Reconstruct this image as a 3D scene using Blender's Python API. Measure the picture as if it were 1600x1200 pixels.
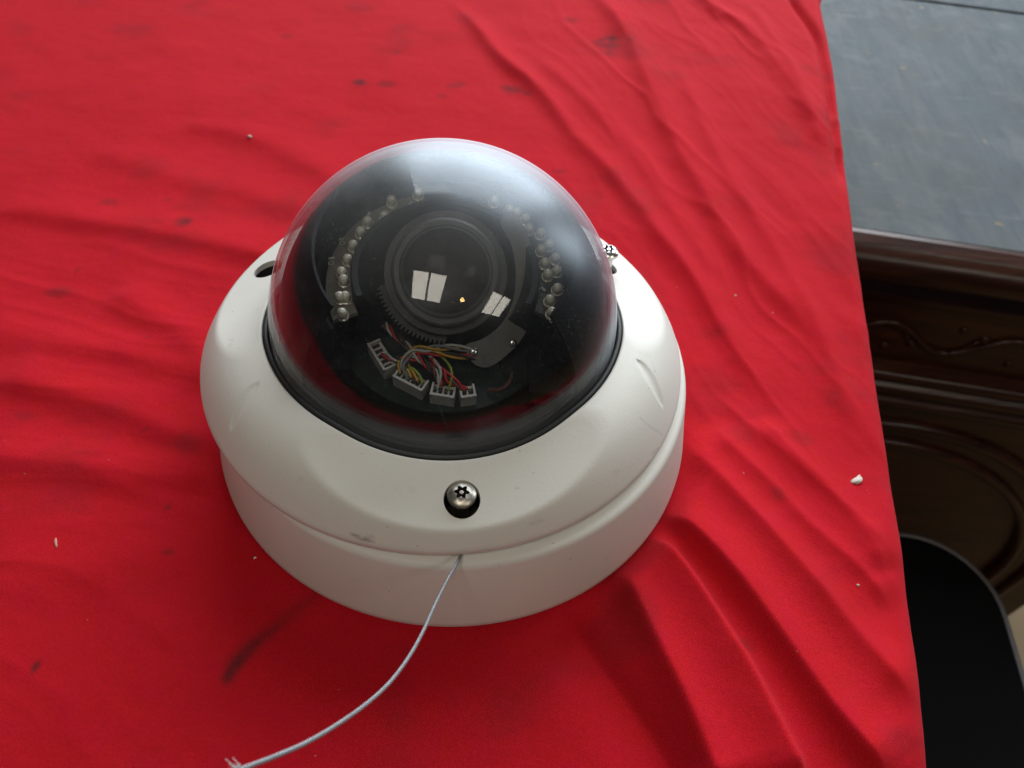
import bpy, bmesh, math, random
import numpy as np
from mathutils import Vector, Matrix
random.seed(7); rng = np.random.default_rng(7)
MM = 0.001
scn = bpy.context.scene
for o in list(bpy.data.objects): bpy.data.objects.remove(o)
C = scn.collection

# ------------------------------------------------------------------ camera
CAM = Vector((18.41, -158.434, 211.056)); R_ = Vector((.995763, .071147, .058256))
U_ = Vector((-.091955, .772106, .628806)); F_ = Vector((.000242, .631499, -.775377))
cd = bpy.data.cameras.new('camera'); cam = bpy.data.objects.new('camera', cd); C.objects.link(cam)
cam.matrix_world = Matrix(((R_.x, U_.x, -F_.x, CAM.x*MM), (R_.y, U_.y, -F_.y, CAM.y*MM), (R_.z, U_.z, -F_.z, CAM.z*MM), (0, 0, 0, 1)))
cd.sensor_fit = 'HORIZONTAL'; cd.sensor_width = 36; cd.lens = 1181.486/1600*36
cd.clip_start = .005; cd.clip_end = 50
cd.dof.use_dof = True; cd.dof.focus_distance = .200; cd.dof.aperture_fstop = 22
scn.camera = cam
# ------------------------------------------------------------------ world: the dim room around
wd = bpy.data.worlds.new('World'); scn.world = wd; wd.use_nodes = True
bg = wd.node_tree.nodes['Background']; bg.inputs[0].default_value = (.90, .95, 1, 1); bg.inputs[1].default_value = .04
# ------------------------------------------------------------------ lamps of the room (metres)
def area(name, loc, target, sx, sy, power, col, roll=0):
    l = bpy.data.lights.new(name, 'AREA'); l.shape = 'RECTANGLE'; l.size = sx; l.size_y = sy; l.energy = power; l.color = col
    o = bpy.data.objects.new(name, l); C.objects.link(o); o.location = loc
    d = Vector(target) - Vector(loc)
    q = d.to_track_quat('-Z', 'Y'); o.rotation_euler = (q.to_matrix() @ Matrix.Rotation(roll, 3, 'Z')).to_euler()
    return o
WARM = (1, .93, .80); COOL = (.87, .94, 1)
for cx, cy in ((-.205, -.765), (1.23, -.945)):                 # two square ceiling fixtures, two panels each
    for s in (-1, 1):
        ang = math.radians(-7)
        px, py = cx + s*.142*math.cos(ang), cy + s*.142*math.sin(ang)
        o = area('ceiling_light', (px, py, 1.5), (px, py, 0), .248, .54, 2.7, WARM); o.rotation_euler = (0, 0, ang)
for k, wp in ((-1, 19), (0, 23), (1, 24)):                      # tall panes of the far window
    area('window_light', (.28+.66*k, 1.65, 1.10), (.28+.66*k, 0, .35), .645, 1.6, wp, COOL)
area('side_window_light', (2.1, 1.6, .8), (0, 0, .2), .6, 1.2, 16, COOL)
bl = bpy.data.lights.new('bulb_light', 'POINT'); bl.energy = 1.3; bl.color = (1, .62, .2); bl.shadow_soft_size = .04
bo = bpy.data.objects.new('bulb_light', bl); C.objects.link(bo); bo.location = (.423, -.92, 1.47)
scn.view_settings.view_transform = 'Standard'; scn.view_settings.look = 'None'
scn.view_settings.exposure = .33; scn.view_settings.gamma = 1
scn.render.engine = 'CYCLES'
scn.cycles.transparent_max_bounces = 16; scn.cycles.max_bounces = 6; scn.cycles.glossy_bounces = 4; scn.cycles.diffuse_bounces = 3

# ------------------------------------------------------------------ helpers
def tag(o, label, cat, group=None, kind=None):
    o['label'] = label
    if cat: o['category'] = cat
    if group: o['group'] = group
    if kind: o['kind'] = kind
    return o
def empty(name, loc=(0, 0, 0)):
    o = bpy.data.objects.new(name, None); C.objects.link(o); o.location = Vector(loc)*MM; o.empty_display_size = .01; return o
def link(name, me, mats, parent=None, smooth=True):
    for m in (mats if isinstance(mats, (list, tuple)) else [mats]): me.materials.append(m)
    if smooth:
        me.polygons.foreach_set('use_smooth', [True]*len(me.polygons))
    o = bpy.data.objects.new(name, me); C.objects.link(o)
    if parent:
        o.parent = parent; bpy.context.view_layer.update(); o.matrix_parent_inverse = parent.matrix_world.inverted()
    return o
def mesh(name, V, Fc, mats, parent=None, smooth=True, mi=None, frame=None, sharp=None):
    """vertices in mm, optional frame(p)->p"""
    if frame: V = [frame(p) for p in V]
    me = bpy.data.meshes.new(name); me.from_pydata([tuple(float(c)*MM for c in p) for p in V], [], [tuple(f) for f in Fc]); 
    bm = bmesh.new(); bm.from_mesh(me); bmesh.ops.recalc_face_normals(bm, faces=bm.faces); bm.to_mesh(me); bm.free()
    me.update()
    if mi is not None: me.polygons.foreach_set('material_index', mi)
    o = link(name, me, mats, parent, smooth)
    if smooth and sharp is not None: me.set_sharp_from_angle(angle=math.radians(sharp))
    return o
class MB:
    def __init__(s): s.V, s.F, s.M = [], [], []
    def add(s, V, F, m=0):
        k = len(s.V); s.V += [tuple(p) for p in V]; s.F += [tuple(i+k for i in f) for f in F]; s.M += [m]*len(F)
    def box(s, c, ex, ey, ez, m=0):           # centre, half-extent vectors
        c, ex, ey, ez = map(Vector, (c, ex, ey, ez))
        V = [c+a*ex+b*ey+d*ez for d in (-1, 1) for b in (-1, 1) for a in (-1, 1)]
        s.add(V, [(0, 2, 3, 1), (4, 5, 7, 6), (0, 1, 5, 4), (2, 6, 7, 3), (0, 4, 6, 2), (1, 3, 7, 5)], m)
    def lathe(s, prof, n=64, o=(0, 0, 0), X=(1, 0, 0), Y=(0, 1, 0), Z=(0, 0, 1), m=0, cap0=False, cap1=False):
        o, X, Y, Z = map(Vector, (o, X, Y, Z)); V = []; F = []
        for r, z in prof:
            for i in range(n):
                t = 2*math.pi*i/n; rr = r(t) if callable(r) else r
                V.append(o + X*(rr*math.cos(t)) + Y*(rr*math.sin(t)) + Z*z)
        for j in range(len(prof)-1):
            for i in range(n):
                k = (i+1) % n; F.append((j*n+i, j*n+k, (j+1)*n+k, (j+1)*n+i))
        if cap0: F.append(tuple(range(n))[::-1])
        if cap1: F.append(tuple((len(prof)-1)*n+i for i in range(n)))
        s.add(V, F, m)
    def tube(s, pts, r, n=8, m=0, cap=True):
        P = [Vector(p) for p in pts]; V = []; F = []; up = Vector((.3, .2, 1)).normalized()
        for i, p in enumerate(P):
            t = (P[min(i+1, len(P)-1)] - P[max(i-1, 0)]).normalized()
            x = (up - t*up.dot(t)); x.normalize(); up = x; y = t.cross(x)
            rr = r(i/(len(P)-1)) if callable(r) else r
            V += [p + (x*math.cos(2*math.pi*k/n) + y*math.sin(2*math.pi*k/n))*rr for k in range(n)]
        for j in range(len(P)-1):
            for i in range(n): k = (i+1) % n; F.append((j*n+i, j*n+k, (j+1)*n+k, (j+1)*n+i))
        if cap: F += [tuple(range(n))[::-1], tuple((len(P)-1)*n+i for i in range(n))]
        s.add(V, F, m)
    def extrude(s, poly, z0, z1, fr=lambda p: p, m=0):
        n = len(poly); V = [fr((x, y, z0)) for x, y in poly] + [fr((x, y, z1)) for x, y in poly]
        s.add(V, [tuple(range(n))[::-1], tuple(range(n, 2*n))] + [(i, (i+1) % n, n+(i+1) % n, n+i) for i in range(n)], m)
    def build(s, name, mats, parent=None, smooth=True, sharp=35, frame=None):
        return mesh(name, s.V, s.F, mats, parent, smooth, s.M, frame, sharp)
def catmull(P, n=10):
    P = [Vector(p) for p in P]; Q = [P[0]*2-P[1]] + P + [P[-1]*2-P[-2]]; out = []
    for i in range(1, len(Q)-2):
        for k in range(n):
            t = k/n; a, b, c, d = Q[i-1:i+3]
            out.append(.5*((2*b)+(c-a)*t+(2*a-5*b+4*c-d)*t*t+(3*b-a-3*c+d)*t**3))
    return out + [P[-1]]
def sstep(a, b, x):
    t = np.clip((x-a)/(b-a), 0, 1); return t*t*(3-2*t)
# value noise on arrays
class VN:
    def __init__(s, seed): s.g = np.random.default_rng(seed).random((64, 64))
    def __call__(s, x, y):
        xi, yi = np.floor(x).astype(int), np.floor(y).astype(int); fx, fy = x-xi, y-yi
        fx, fy = fx*fx*(3-2*fx), fy*fy*(3-2*fy); g = lambda a, b: s.g[a % 64, b % 64]
        return (g(xi, yi)*(1-fx)+g(xi+1, yi)*fx)*(1-fy)+(g(xi, yi+1)*(1-fx)+g(xi+1, yi+1)*fx)*fy
def fbm(x, y, seed, o=4):
    n = VN(seed); return sum(n(x*2**k+k*7.3, y*2**k+k*3.1)/2**k for k in range(o))/sum(1/2**k for k in range(o))

# ------------------------------------------------------------------ materials
class NT:
    def __init__(s, name):
        s.m = bpy.data.materials.new(name); s.m.use_nodes = True; s.t = s.m.node_tree; s.n = s.t.nodes; s.b = s.n['Principled BSDF']; s.out = s.n['Material Output']
    def node(s, ty, **k):
        d = s.n.new(ty)
        for a, v in k.items():
            if a.startswith('i_'): d.inputs[a[2:].replace('_', ' ')].default_value = v
            else: setattr(d, a, v)
        return d
    def L(s, a, b): s.t.links.new(a, b)
    def coord(s): return s.node('ShaderNodeTexCoord').outputs['Object']
    def noise(s, scale, detail=4, rough=.55, vec=None, dist=0):
        d = s.node('ShaderNodeTexNoise'); d.inputs['Scale'].default_value = scale; d.inputs['Detail'].default_value = detail; d.inputs['Roughness'].default_value = rough; d.inputs['Distortion'].default_value = dist
        s.L(vec or s.coord(), d.inputs['Vector']); return d.outputs['Fac']
    def ramp(s, fac, stops):
        d = s.node('ShaderNodeValToRGB'); e = d.color_ramp.elements
        while len(e) < len(stops): e.new(.5)
        for i, (p, c) in enumerate(stops): e[i].position = p; e[i].color = (*c, 1) if len(c) == 3 else c
        s.L(fac, d.inputs[0]); return d.outputs[0]
    def mix(s, fac, a, b, blend='MIX'):
        d = s.node('ShaderNodeMix', data_type='RGBA', blend_type=blend)
        for inp, v in ((d.inputs[0], fac), (d.inputs[6], a), (d.inputs[7], b)):
            if isinstance(v, (int, float)): inp.default_value = v
            elif isinstance(v, tuple): inp.default_value = (*v, 1)
            else: s.L(v, inp)
        return d.outputs[2]
    def math(s, op, a, b=0., clamp=False):
        d = s.node('ShaderNodeMath', operation=op, use_clamp=clamp)
        for i, v in enumerate((a, b)):
            if isinstance(v, (int, float)): d.inputs[i].default_value = v
            else: s.L(v, d.inputs[i])
        return d.outputs[0]
    def bump(s, h, dist, strength=1., normal=None):
        d = s.node('ShaderNodeBump'); d.inputs['Strength'].default_value = strength; d.inputs['Distance'].default_value = dist
        s.L(h, d.inputs['Height'])
        if normal: s.L(normal, d.inputs['Normal'])
        return d.outputs[0]
    def attr(s, name): return s.node('ShaderNodeAttribute', attribute_name=name).outputs['Fac']
    def set(s, **k):
        for a, v in k.items():
            i = s.b.inputs[a.replace('_', ' ')]
            if isinstance(v, (int, float)): i.default_value = v
            elif isinstance(v, tuple): i.default_value = (*v, 1)
            else: s.L(v, i)
        return s.m
def simple(name, col, rough=.5, metal=0., var=.25, scale=300, bump=0., **k):
    s = NT(name); f = s.noise(scale, 5, .6)
    c = s.mix(f, tuple(x*(1-var) for x in col), tuple(min(1, x*(1+var)) for x in col))
    if bump: k['Normal'] = s.bump(f, bump)
    return s.set(Base_Color=c, Roughness=rough, Metallic=metal, **k)

def mat_cloth():
    s = NT('red_cloth'); co = s.coord()
    col = s.mix(s.noise(18, 4), (.43, .006, .012), (.54, .010, .017))
    col = s.mix(s.math('MULTIPLY', s.ramp(s.noise(1500, 3, .75), [(.3, (0, 0, 0)), (.7, (1, 1, 1))]), .7), col, (.32, .004, .008))
    col = s.mix(s.ramp(s.noise(120, 5, .7), [(.42, (0, 0, 0)), (.75, (.35,)*3)]), col, (.42, .004, .03))
    st = s.attr('stain'); n = s.noise(260, 5, .7)
    k = s.math('MULTIPLY', st, s.math('MULTIPLY', s.math('ADD', n, s.noise(1300, 2, .7)), 1.15), True)
    col = s.mix(k, col, (.085, .012, .014))
    sp = s.math('GREATER_THAN', s.noise(420, 1, .4), .83)       # lint specks
    col = s.mix(s.math('MULTIPLY', sp, .25), col, (.7, .3, .28))
    mp = s.node('ShaderNodeMapping'); mp.inputs['Rotation'].default_value = (0, 0, .9); s.L(co, mp.inputs[0])
    w1 = s.node('ShaderNodeTexWave', wave_type='BANDS', bands_direction='X'); w1.inputs['Scale'].default_value = 760; w1.inputs['Distortion'].default_value = .6; w1.inputs['Detail'].default_value = 2; s.L(mp.outputs[0], w1.inputs[0])
    h = s.math('ADD', s.math('MULTIPLY', w1.outputs['Fac'], .5), s.noise(1500, 3, .7))
    nb = s.bump(h, .0002, .55); nb = s.bump(s.noise(60, 4), .0012, .5, nb)
    return s.set(Base_Color=col, Roughness=.9, Specular_IOR_Level=.08, Sheen_Weight=.06, Sheen_Roughness=.5, Sheen_Tint=(1, .35, .45), Normal=nb)
def mat_white():
    s = NT('cream_white_paint')
    col = s.mix(s.noise(25, 5), (.60, .58, .53), (.67, .65, .60))
    col = s.mix(s.ramp(s.noise(70, 6, .7, dist=1.2), [(.60, (0, 0, 0)), (.80, (.30,)*3)]), col, (.46, .42, .35))
    sp = s.math('GREATER_THAN', s.noise(700, 1, .3), .80)
    col = s.mix(s.math('MULTIPLY', sp, .45), col, (.25, .22, .18))
    k = s.math('MULTIPLY', s.attr('scuff'), s.math('MULTIPLY_ADD', s.noise(1800, 3, .8), 1.3), True)
    col = s.mix(k, col, (.035, .035, .05))
    nb = s.bump(s.noise(1400, 3, .6), .00009, .5); nb = s.bump(s.noise(20, 3), .0010, .25, nb)
    return s.set(Base_Color=col, Roughness=s.math('MULTIPLY_ADD', s.noise(40, 4), .2), Specular_IOR_Level=.4, Normal=nb) if False else s.set(Base_Color=col, Roughness=.5, Specular_IOR_Level=.28, Normal=nb)
def mat_dome():
    s = NT('dusty_clear_dome'); s.n.remove(s.b); co = s.coord()
    tr = s.node('ShaderNodeBsdfTransparent'); tr.inputs[0].default_value = (.86, .865, .87, 1)
    gl = s.node('ShaderNodeBsdfGlossy'); gl.inputs['Roughness'].default_value = .018
    gr = s.node('ShaderNodeBsdfGlossy'); gr.inputs['Roughness'].default_value = .35; gr.inputs[0].default_value = (.84, .92, 1, 1)  # blue tint put into the rough lobe imitates cool window sheen
    sw = s.ramp(s.noise(45, 3, .6, dist=1.5), [(.36, (.0,)*3), (.70, (.24,)*3)])      # worn, finely scratched patches
    gm = s.node('ShaderNodeMixShader'); s.L(sw, gm.inputs[0]); s.L(gl.outputs[0], gm.inputs[1]); s.L(gr.outputs[0], gm.inputs[2])
    l0 = s.node('ShaderNodeLayerWeight'); l0.inputs[0].default_value = .5
    sch = s.math('ADD', s.math('MULTIPLY', s.math('POWER', l0.outputs['Facing'], 5.), .96), .038)     # thin shell: same reflectance on both faces
    a = s.node('ShaderNodeMixShader'); s.L(sch, a.inputs[0]); s.L(tr.outputs[0], a.inputs[1]); s.L(gm.outputs[0], a.inputs[2])
    # dust film, smears and fine scratches: thin, scattering more where it is seen edge-on
    df = s.node('ShaderNodeBsdfDiffuse'); df.inputs[0].default_value = (.74, .77, .78, 1)
    lw = s.node('ShaderNodeLayerWeight'); lw.inputs[0].default_value = .5
    sm = s.ramp(s.noise(32, 4, .62, dist=2.2), [(.36, (.20,)*3), (.66, (1, 1, 1))])
    specks = s.ramp(s.noise(1500, 2, .5), [(.66, (0, 0, 0)), (.76, (1, 1, 1))])
    mp = s.node('ShaderNodeMapping'); mp.inputs['Scale'].default_value = (1, .06, 1); mp.inputs['Rotation'].default_value = (.3, .2, .7); s.L(co, mp.inputs[0])
    scr = s.ramp(s.noise(420, 2, .5, vec=mp.outputs[0]), [(.66, (0, 0, 0)), (.74, (1, 1, 1))])
    sx = s.node('ShaderNodeSeparateXYZ'); s.L(co, sx.inputs[0]); zc = sx.outputs[2]
    def band(lo, hi):
        d = s.node('ShaderNodeMapRange', interpolation_type='SMOOTHSTEP'); d.inputs[1].default_value = lo; d.inputs[2].default_value = hi; s.L(zc, d.inputs[0]); return d.outputs[0]
    settled = s.math('MULTIPLY', band(.074, .096), s.ramp(s.noise(22, 4, .6, dist=2.5), [(.25, (.35,)*3), (.75, (1, 1, 1))]))     # dust settled on the crown
    rim = band(.053, .0435)                                                                                                         # paler film towards the rim
    film = s.math('ADD', s.math('MULTIPLY', sm, .006), s.math('ADD', s.math('MULTIPLY', settled, .075), s.math('MULTIPLY', rim, .035)))
    q_ = s.math('ADD', sx.outputs[1], s.math('MULTIPLY', sx.outputs[0], .35))
    far = s.node('ShaderNodeMapRange', interpolation_type='SMOOTHSTEP'); far.inputs[1].default_value = -.016; far.inputs[2].default_value = .004; s.L(q_, far.inputs[0])
    worn = s.math('MULTIPLY', far.outputs[0], s.ramp(s.noise(60, 3, .7, dist=1.5), [(.25, (.975,)*3), (.6, (1, 1, 1))]))      # matted far half, carries the blue-tinted sheen
    s.L(s.math('ADD', sw, worn, True), gm.inputs[0])
    film = s.math('ADD', film, s.math('MULTIPLY', s.math('MULTIPLY', specks, sm), .15))
    film = s.math('ADD', film, s.math('MULTIPLY', s.math('MULTIPLY', scr, sm), .018))
    grz = s.math('POWER', lw.outputs['Facing'], 3.5)
    film = s.math('MULTIPLY', film, s.math('ADD', s.math('MULTIPLY', grz, 7.0), 1.0))
    b = s.node('ShaderNodeMixShader'); s.L(film, b.inputs[0]); s.L(a.outputs[0], b.inputs[1]); s.L(df.outputs[0], b.inputs[2])
    s.L(b.outputs[0], s.out.inputs[0]); return s.m
def mat_wood():
    s = NT('dark_walnut'); co = s.coord(); mp = s.node('ShaderNodeMapping'); mp.inputs['Scale'].default_value = (.5, 6, 6); s.L(co, mp.inputs[0])
    g = s.noise(14, 8, .65, vec=mp.outputs[0], dist=1.0)
    col = s.ramp(g, [(.30, (.014, .0040, .0018)), (.62, (.046, .0140, .0062)), (.8, (.10, .035, .016))])
    sp = s.math('GREATER_THAN', s.noise(160, 3, .6), .73); col = s.mix(s.math('MULTIPLY', sp, .25), col, (.16, .085, .04))
    return s.set(Base_Color=col, Roughness=.3, Specular_IOR_Level=.3, Normal=s.bump(g, .0006, .6))
def mat_desktop():
    s = NT('worn_sheen_desk_top'); co = s.coord(); mp = s.node('ShaderNodeMapping'); mp.inputs['Scale'].default_value = (7, 1, 1); mp.inputs['Rotation'].default_value = (0, 0, .35); s.L(co, mp.inputs[0])
    g = s.noise(9, 8, .7, vec=mp.outputs[0], dist=.8)
    col = s.ramp(g, [(.28, (.037, .046, .050)), (.50, (.060, .072, .077)), (.72, (.095, .097, .092))])  # blue-grey tones stand in for window light reflected off dark dusty wood
    col = s.mix(s.ramp(s.noise(7, 5), [(.35, (0, 0, 0)), (.7, (.7,)*3)]), col, (.064, .080, .092))
    m2 = s.node('ShaderNodeMapping'); m2.inputs['Scale'].default_value = (1, 14, 1); m2.inputs['Rotation'].default_value = (0, 0, 1.1); s.L(co, m2.inputs[0])
    sc = s.ramp(s.noise(16, 3, .6, vec=m2.outputs[0]), [(.62, (0, 0, 0)), (.68, (1, 1, 1))]); col = s.mix(s.math('MULTIPLY', s.math('MULTIPLY', sc, s.noise(30, 3)), .28), col, (.20, .21, .205))
    col = s.mix(s.ramp(s.noise(11, 7, .7, dist=1.5), [(.5, (0, 0, 0)), (.78, (.55,)*3)]), col, (.15, .155, .15)); col = s.mix(s.ramp(s.noise(8, 6, .7, dist=1.0), [(.56, (0, 0, 0)), (.8, (.6,)*3)]), col, (.085, .072, .052))
    ch = s.ramp(s.noise(30, 4, .65), [(.66, (0, 0, 0)), (.72, (1, 1, 1))]); col = s.mix(s.math('MULTIPLY', ch, .75), col, (.24, .165, .085))
    col = s.mix(s.ramp(s.noise(5, 5, .7), [(.5, (0, 0, 0)), (.75, (.6,)*3)]), col, (.055, .058, .055))
    return s.set(Base_Color=col, Roughness=.62, Specular_IOR_Level=.14, Normal=s.bump(g, .0008, .5))
M = dict(cloth=mat_cloth(), white=mat_white(), dome=mat_dome(), wood=mat_wood(), desktop=mat_desktop(),
    black=simple('black_plastic', (.010, .010, .011), .42, var=.3, scale=500, bump=.0001),
    gloss=simple('black_gloss_plastic', (.008, .008, .009), .5, var=.2, Specular_IOR_Level=.12),
    rubber=simple('black_rubber', (.012, .012, .011), .6),
    grey=simple('grey_bracket_metal', (.105, .10, .09), .5, .3, bump=.0001),
    barrel=simple('charcoal_barrel', (.055, .054, .052), .42, .0, bump=.00008),
    gear=simple('grey_gear_nylon', (.04, .039, .037), .55),
    steel=simple('worn_steel', (.44, .41, .35), .38, 1.0, var=.25, scale=700, bump=.00006),
    recess_shade=simple('shaded_recess', (.06, .05, .035), .5, .6),
    bright=simple('bright_steel', (.62, .60, .57), .24, 1.0, var=.12, scale=700),
    tray=simple('led_board_silver', (.30, .28, .22), .3, .4, var=.3, scale=700),
    pcb=simple('dark_circuit_board', (.012, .020, .016), .4),
    nylon=simple('white_nylon', (.46, .44, .40), .5),
    red=simple('red_wire', (.42, .015, .012), .4), yellow=simple('yellow_wire', (.48, .27, .03), .45), pale=simple('white_wire', (.40, .40, .37), .45),
    dark=simple('black_wire', (.015, .015, .017), .4), greyw=simple('grey_wire', (.16, .18, .19), .45), brown=simple('brown_wire', (.10, .035, .02), .45), green=simple('green_wire', (.25, .32, .03), .45),
    cable=simple('grey_wire_rope', (.24, .25, .265), .4, .35, var=.3, scale=1200), fibre=simple('frayed_strand', (.55, .56, .58), .5),
    print=simple('white_print', (.6, .58, .48), .6), crumb=simple('white_crumb', (.55, .50, .44), .8, bump=.0003), thread=simple('pale_thread', (.55, .25, .2), .8),
    seat=simple('black_seat_cloth', (.004, .004, .004), .95, scale=900, bump=.0003, Specular_IOR_Level=.06), lit_edge=simple('lit_seat_edge', (.085, .085, .085), .5), floor=simple('tan_floor', (.24, .16, .075), .6, scale=8, bump=.001), leg=simple('black_leg_metal', (.01, .01, .01), .4, .5), foam=simple('yellow_chip', (.55, .38, .16), .8))
# clear lens glass and LED epoxy
s = NT('coated_lens_glass'); M['glass'] = s.set(Base_Color=s.mix(s.noise(90, 3), (.024, .021, .022), (.040, .034, .032)), Roughness=.12, Specular_IOR_Level=.06)
s = NT('clear_led_epoxy'); M['led'] = s.set(Base_Color=s.mix(s.noise(1100, 3), (.80, .75, .58), (1., .97, .84)), Roughness=.04, Specular_IOR_Level=1.0, Transmission_Weight=.22, IOR=1.5, Coat_Weight=.5)

# ------------------------------------------------------------------ red cloth over the table
FOLDS = {
'f1':[(-42.0, 311.7), (-21.1, 275.5), (-4.0, 243.1), (19.1, 212.4), (37.8, 173.8), (57.9, 140.2), (74.8, 106.1), (87.5, 80.7), (96.7, 55.5), (104.2, 33.0), (110.9, 12.6)],
'f2':[(45.9, 352.6), (50.4, 326.2), (66.8, 279.2), (77.5, 225.2), (86.7, 178.9), (97.4, 139.8), (106.7, 106.7), (119.2, 81.8), (129.7, 59.8), (136.4, 36.9)],
'f3':[(111.1, 366.4), (120.6, 329.0), (139.0, 306.5), (151.6, 265.9), (160.7, 217.2), (163.1, 176.8)],
'f3b':[(144.2, 345.3), (152.7, 304.3), (159.8, 253.2), (163.1, 202.4)],
'f4':[(88.7, 269.0), (95.5, 245.8), (102.8, 201.9), (109.9, 159.4), (121.1, 122.5), (131.3, 83.4), (135.5, 60.5), (139.4, 27.9), (139.3, -10.2)],
'f5':[(12.1, 254.7), (22.5, 238.9), (58.5, 179.4), (78.5, 132.6), (95.0, 93.3), (106.2, 71.3)],
'fe':[(174.2, 379.8), (176.9, 352.0), (182.9, 308.5), (179.1, 249.0), (172.8, 192.9), (166.9, 148.8)],
'g1':[(73.4, 2.5), (79.8, -7.6), (88.7, -20.5), (99.4, -34.5), (107.2, -45.1), (115.2, -56.5), (123.2, -68.9), (131.4, -79.7), (138.6, -89.3)],
'g2':[(63.4, -24.7), (71.0, -34.6), (80.5, -44.9), (88.6, -54.8), (96.7, -66.6), (104.2, -78.5), (111.3, -90.2), (121.3, -104.1), (126.0, -111.5)],
'g3':[(56.9, -32.6), (65.5, -44.0), (73.9, -55.4), (80.9, -66.6), (88.3, -79.2), (93.5, -90.4), (99.8, -105.9), (104.0, -114.7)],
'g4':[(48.7, -47.1), (55.1, -56.4), (59.6, -66.9), (64.7, -78.3), (71.4, -93.0), (77.2, -107.8), (80.9, -118.0)],
'g4v':[(35.4, -65.1), (44.1, -74.8), (55.3, -88.7), (65.6, -102.9), (73.1, -115.8)],
'g5':[(87.1, 4.1), (95.4, -8.0), (106.5, -20.8), (116.7, -34.7), (130.4, -49.8), (138.6, -61.1)],
'g6':[(105.8, 9.1), (112.8, -3.9), (123.9, -18.0), (133.5, -35.8), (138.9, -49.0)],
'g7':[(92, 18), (104, 2), (118, -14), (131, -28), (141, -42)],
'h1':[(-154.7, 155.5), (-146.5, 154.1), (-125.9, 152.0), (-104.1, 144.9), (-85.9, 132.4), (-73.8, 124.4), (-56.5, 110.5)],
'h2':[(-188.1, 126.3), (-178.9, 125.2), (-154.7, 119.1), (-130.3, 111.0), (-108.0, 107.4), (-84.8, 99.6), (-69.5, 93.1)],
'h3':[(-215.5, 79.1), (-200.2, 80.5), (-180.5, 81.3), (-159.1, 78.1), (-138.6, 76.9), (-117.7, 73.8), (-92.7, 69.3), (-82.8, 66.8), (-69.7, 60.9)],
'h4':[(-139.1, 42.4), (-129.5, 36.7), (-114.3, 28.5), (-101.9, 20.3), (-92.1, 12.2), (-79.7, 1.8)],
'h4b':[(-179.2, 15.4), (-167.5, 15.3), (-142.8, 12.1), (-119.1, 10.4), (-91.5, 3.3), (-81.0, -1.3)],
'h5':[(-163.1, -2.4), (-145.8, -6.1), (-121.4, -11.6), (-103.2, -16.3), (-89.6, -21.4), (-74.7, -24.8), (-66.5, -27.7)],
'h6':[(-154.3, -35.7), (-141.8, -36.0), (-121.3, -36.2), (-100.3, -37.5), (-70.0, -36.6), (-59.4, -37.9)],
'h7':[(-131.5, -71.5), (-112.8, -71.6), (-92.2, -67.6), (-71.8, -61.4), (-53.8, -57.5)]}
# height, width on the left of the line, width on the right of it (mm), end fades
FP = dict(f1=(2.6, 9, 5), f2=(2.6, 14, 6), f3=(2.2, 12, 6), f3b=(1.2, 6, 5), f4=(1.6, 9, 6), f5=(1.2, 9, 6), fe=(-4.0, 2.6, 3.4),
    g1=(2.6, 9, 6), g2=(4.6, 13, 3.6), g3=(5.0, 3.2, 12), g4=(5.0, 9, 4.2), g4v=(-3.2, 5, 9), g5=(1.6, 8, 5), g6=(1.5, 8, 6), g7=(.8, 5, 4),
    h1=(1.5, 10, 6), h2=(1.3, 10, 7), h3=(2.3, 12, 5), h4=(1.9, 8, 6), h4b=(1.7, 8, 6), h5=(2.8, 10, 6), h6=(2.2, 8, 5), h7=(.8, 10, 8))
STAINS = [(57.4, 270.6, 12.1, 12.3),(5.9, 212.7, 8.8, 6.4),(-61.2, 239.6, 4.9, 4.2),(-74.4, 204.9, 5.9, 4.4),(-60.6, 206.1, 5.9, 3.2),(-24.5, 212.5, 6.7, 4.5),(-31.3, 199.9, 4.0, 3.1),(-124.4, 249.5, 4.2, 3.7),(-123.6, 83.2, 4.1, 5.1),(-136.3, 97.7, 2.1, 2.3),(-159.8, 92.9, 4.7, 3.6),(-101.3, -98.1, 1.7, 2.5),(-83.8, -48.1, 1.5, 1.4),(-99.9, -21.2, 1.2, 1.1),(-155.9, 38.5, 6.1, 3.7),(-77.9, -63.0, 2.6, 1.7),(-155.3, 51.2, 1.4, 1.9),(-114.2, 18.8, 1.4, 1.3),(-85.9, -26.1, 8.2, 5.2),(-50.9, -91.8, 2.4, 2.1),(32.7, 297.2, 7.0, 4.9),(135.7, 21.3, 7.3, 9.6),(120.2, -0.4, 4.6, 5.7),(93.5, 48.2, 7.7, 4.9),(107.6, -24.9, 3.4, 3.5),(61.8, 80.7, 3.3, 3.2),(31.2, 144.0, 4.3, 2.0),(91.0, -75.1, 4.9, 3.8),(-141.6, -19.4, 6.1, 3.4),(-116.9, -32.0, 8.0, 2.6)]
STK = [.75,.62,.5,.7,.4,.4,.3,.3,.62,.4,.4,.75,.6,.6,.4,.4,.4,.4,.3,.6,.3,.22,.2,.22,.28,.25,.5,.25,.25,.2]
STREAK = [(-32.6, -71.6), (-36.6, -75.9), (-42.0, -82.9), (-46.1, -87.5), (-48.8, -91.9), (-50.3, -96.5)]
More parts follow.
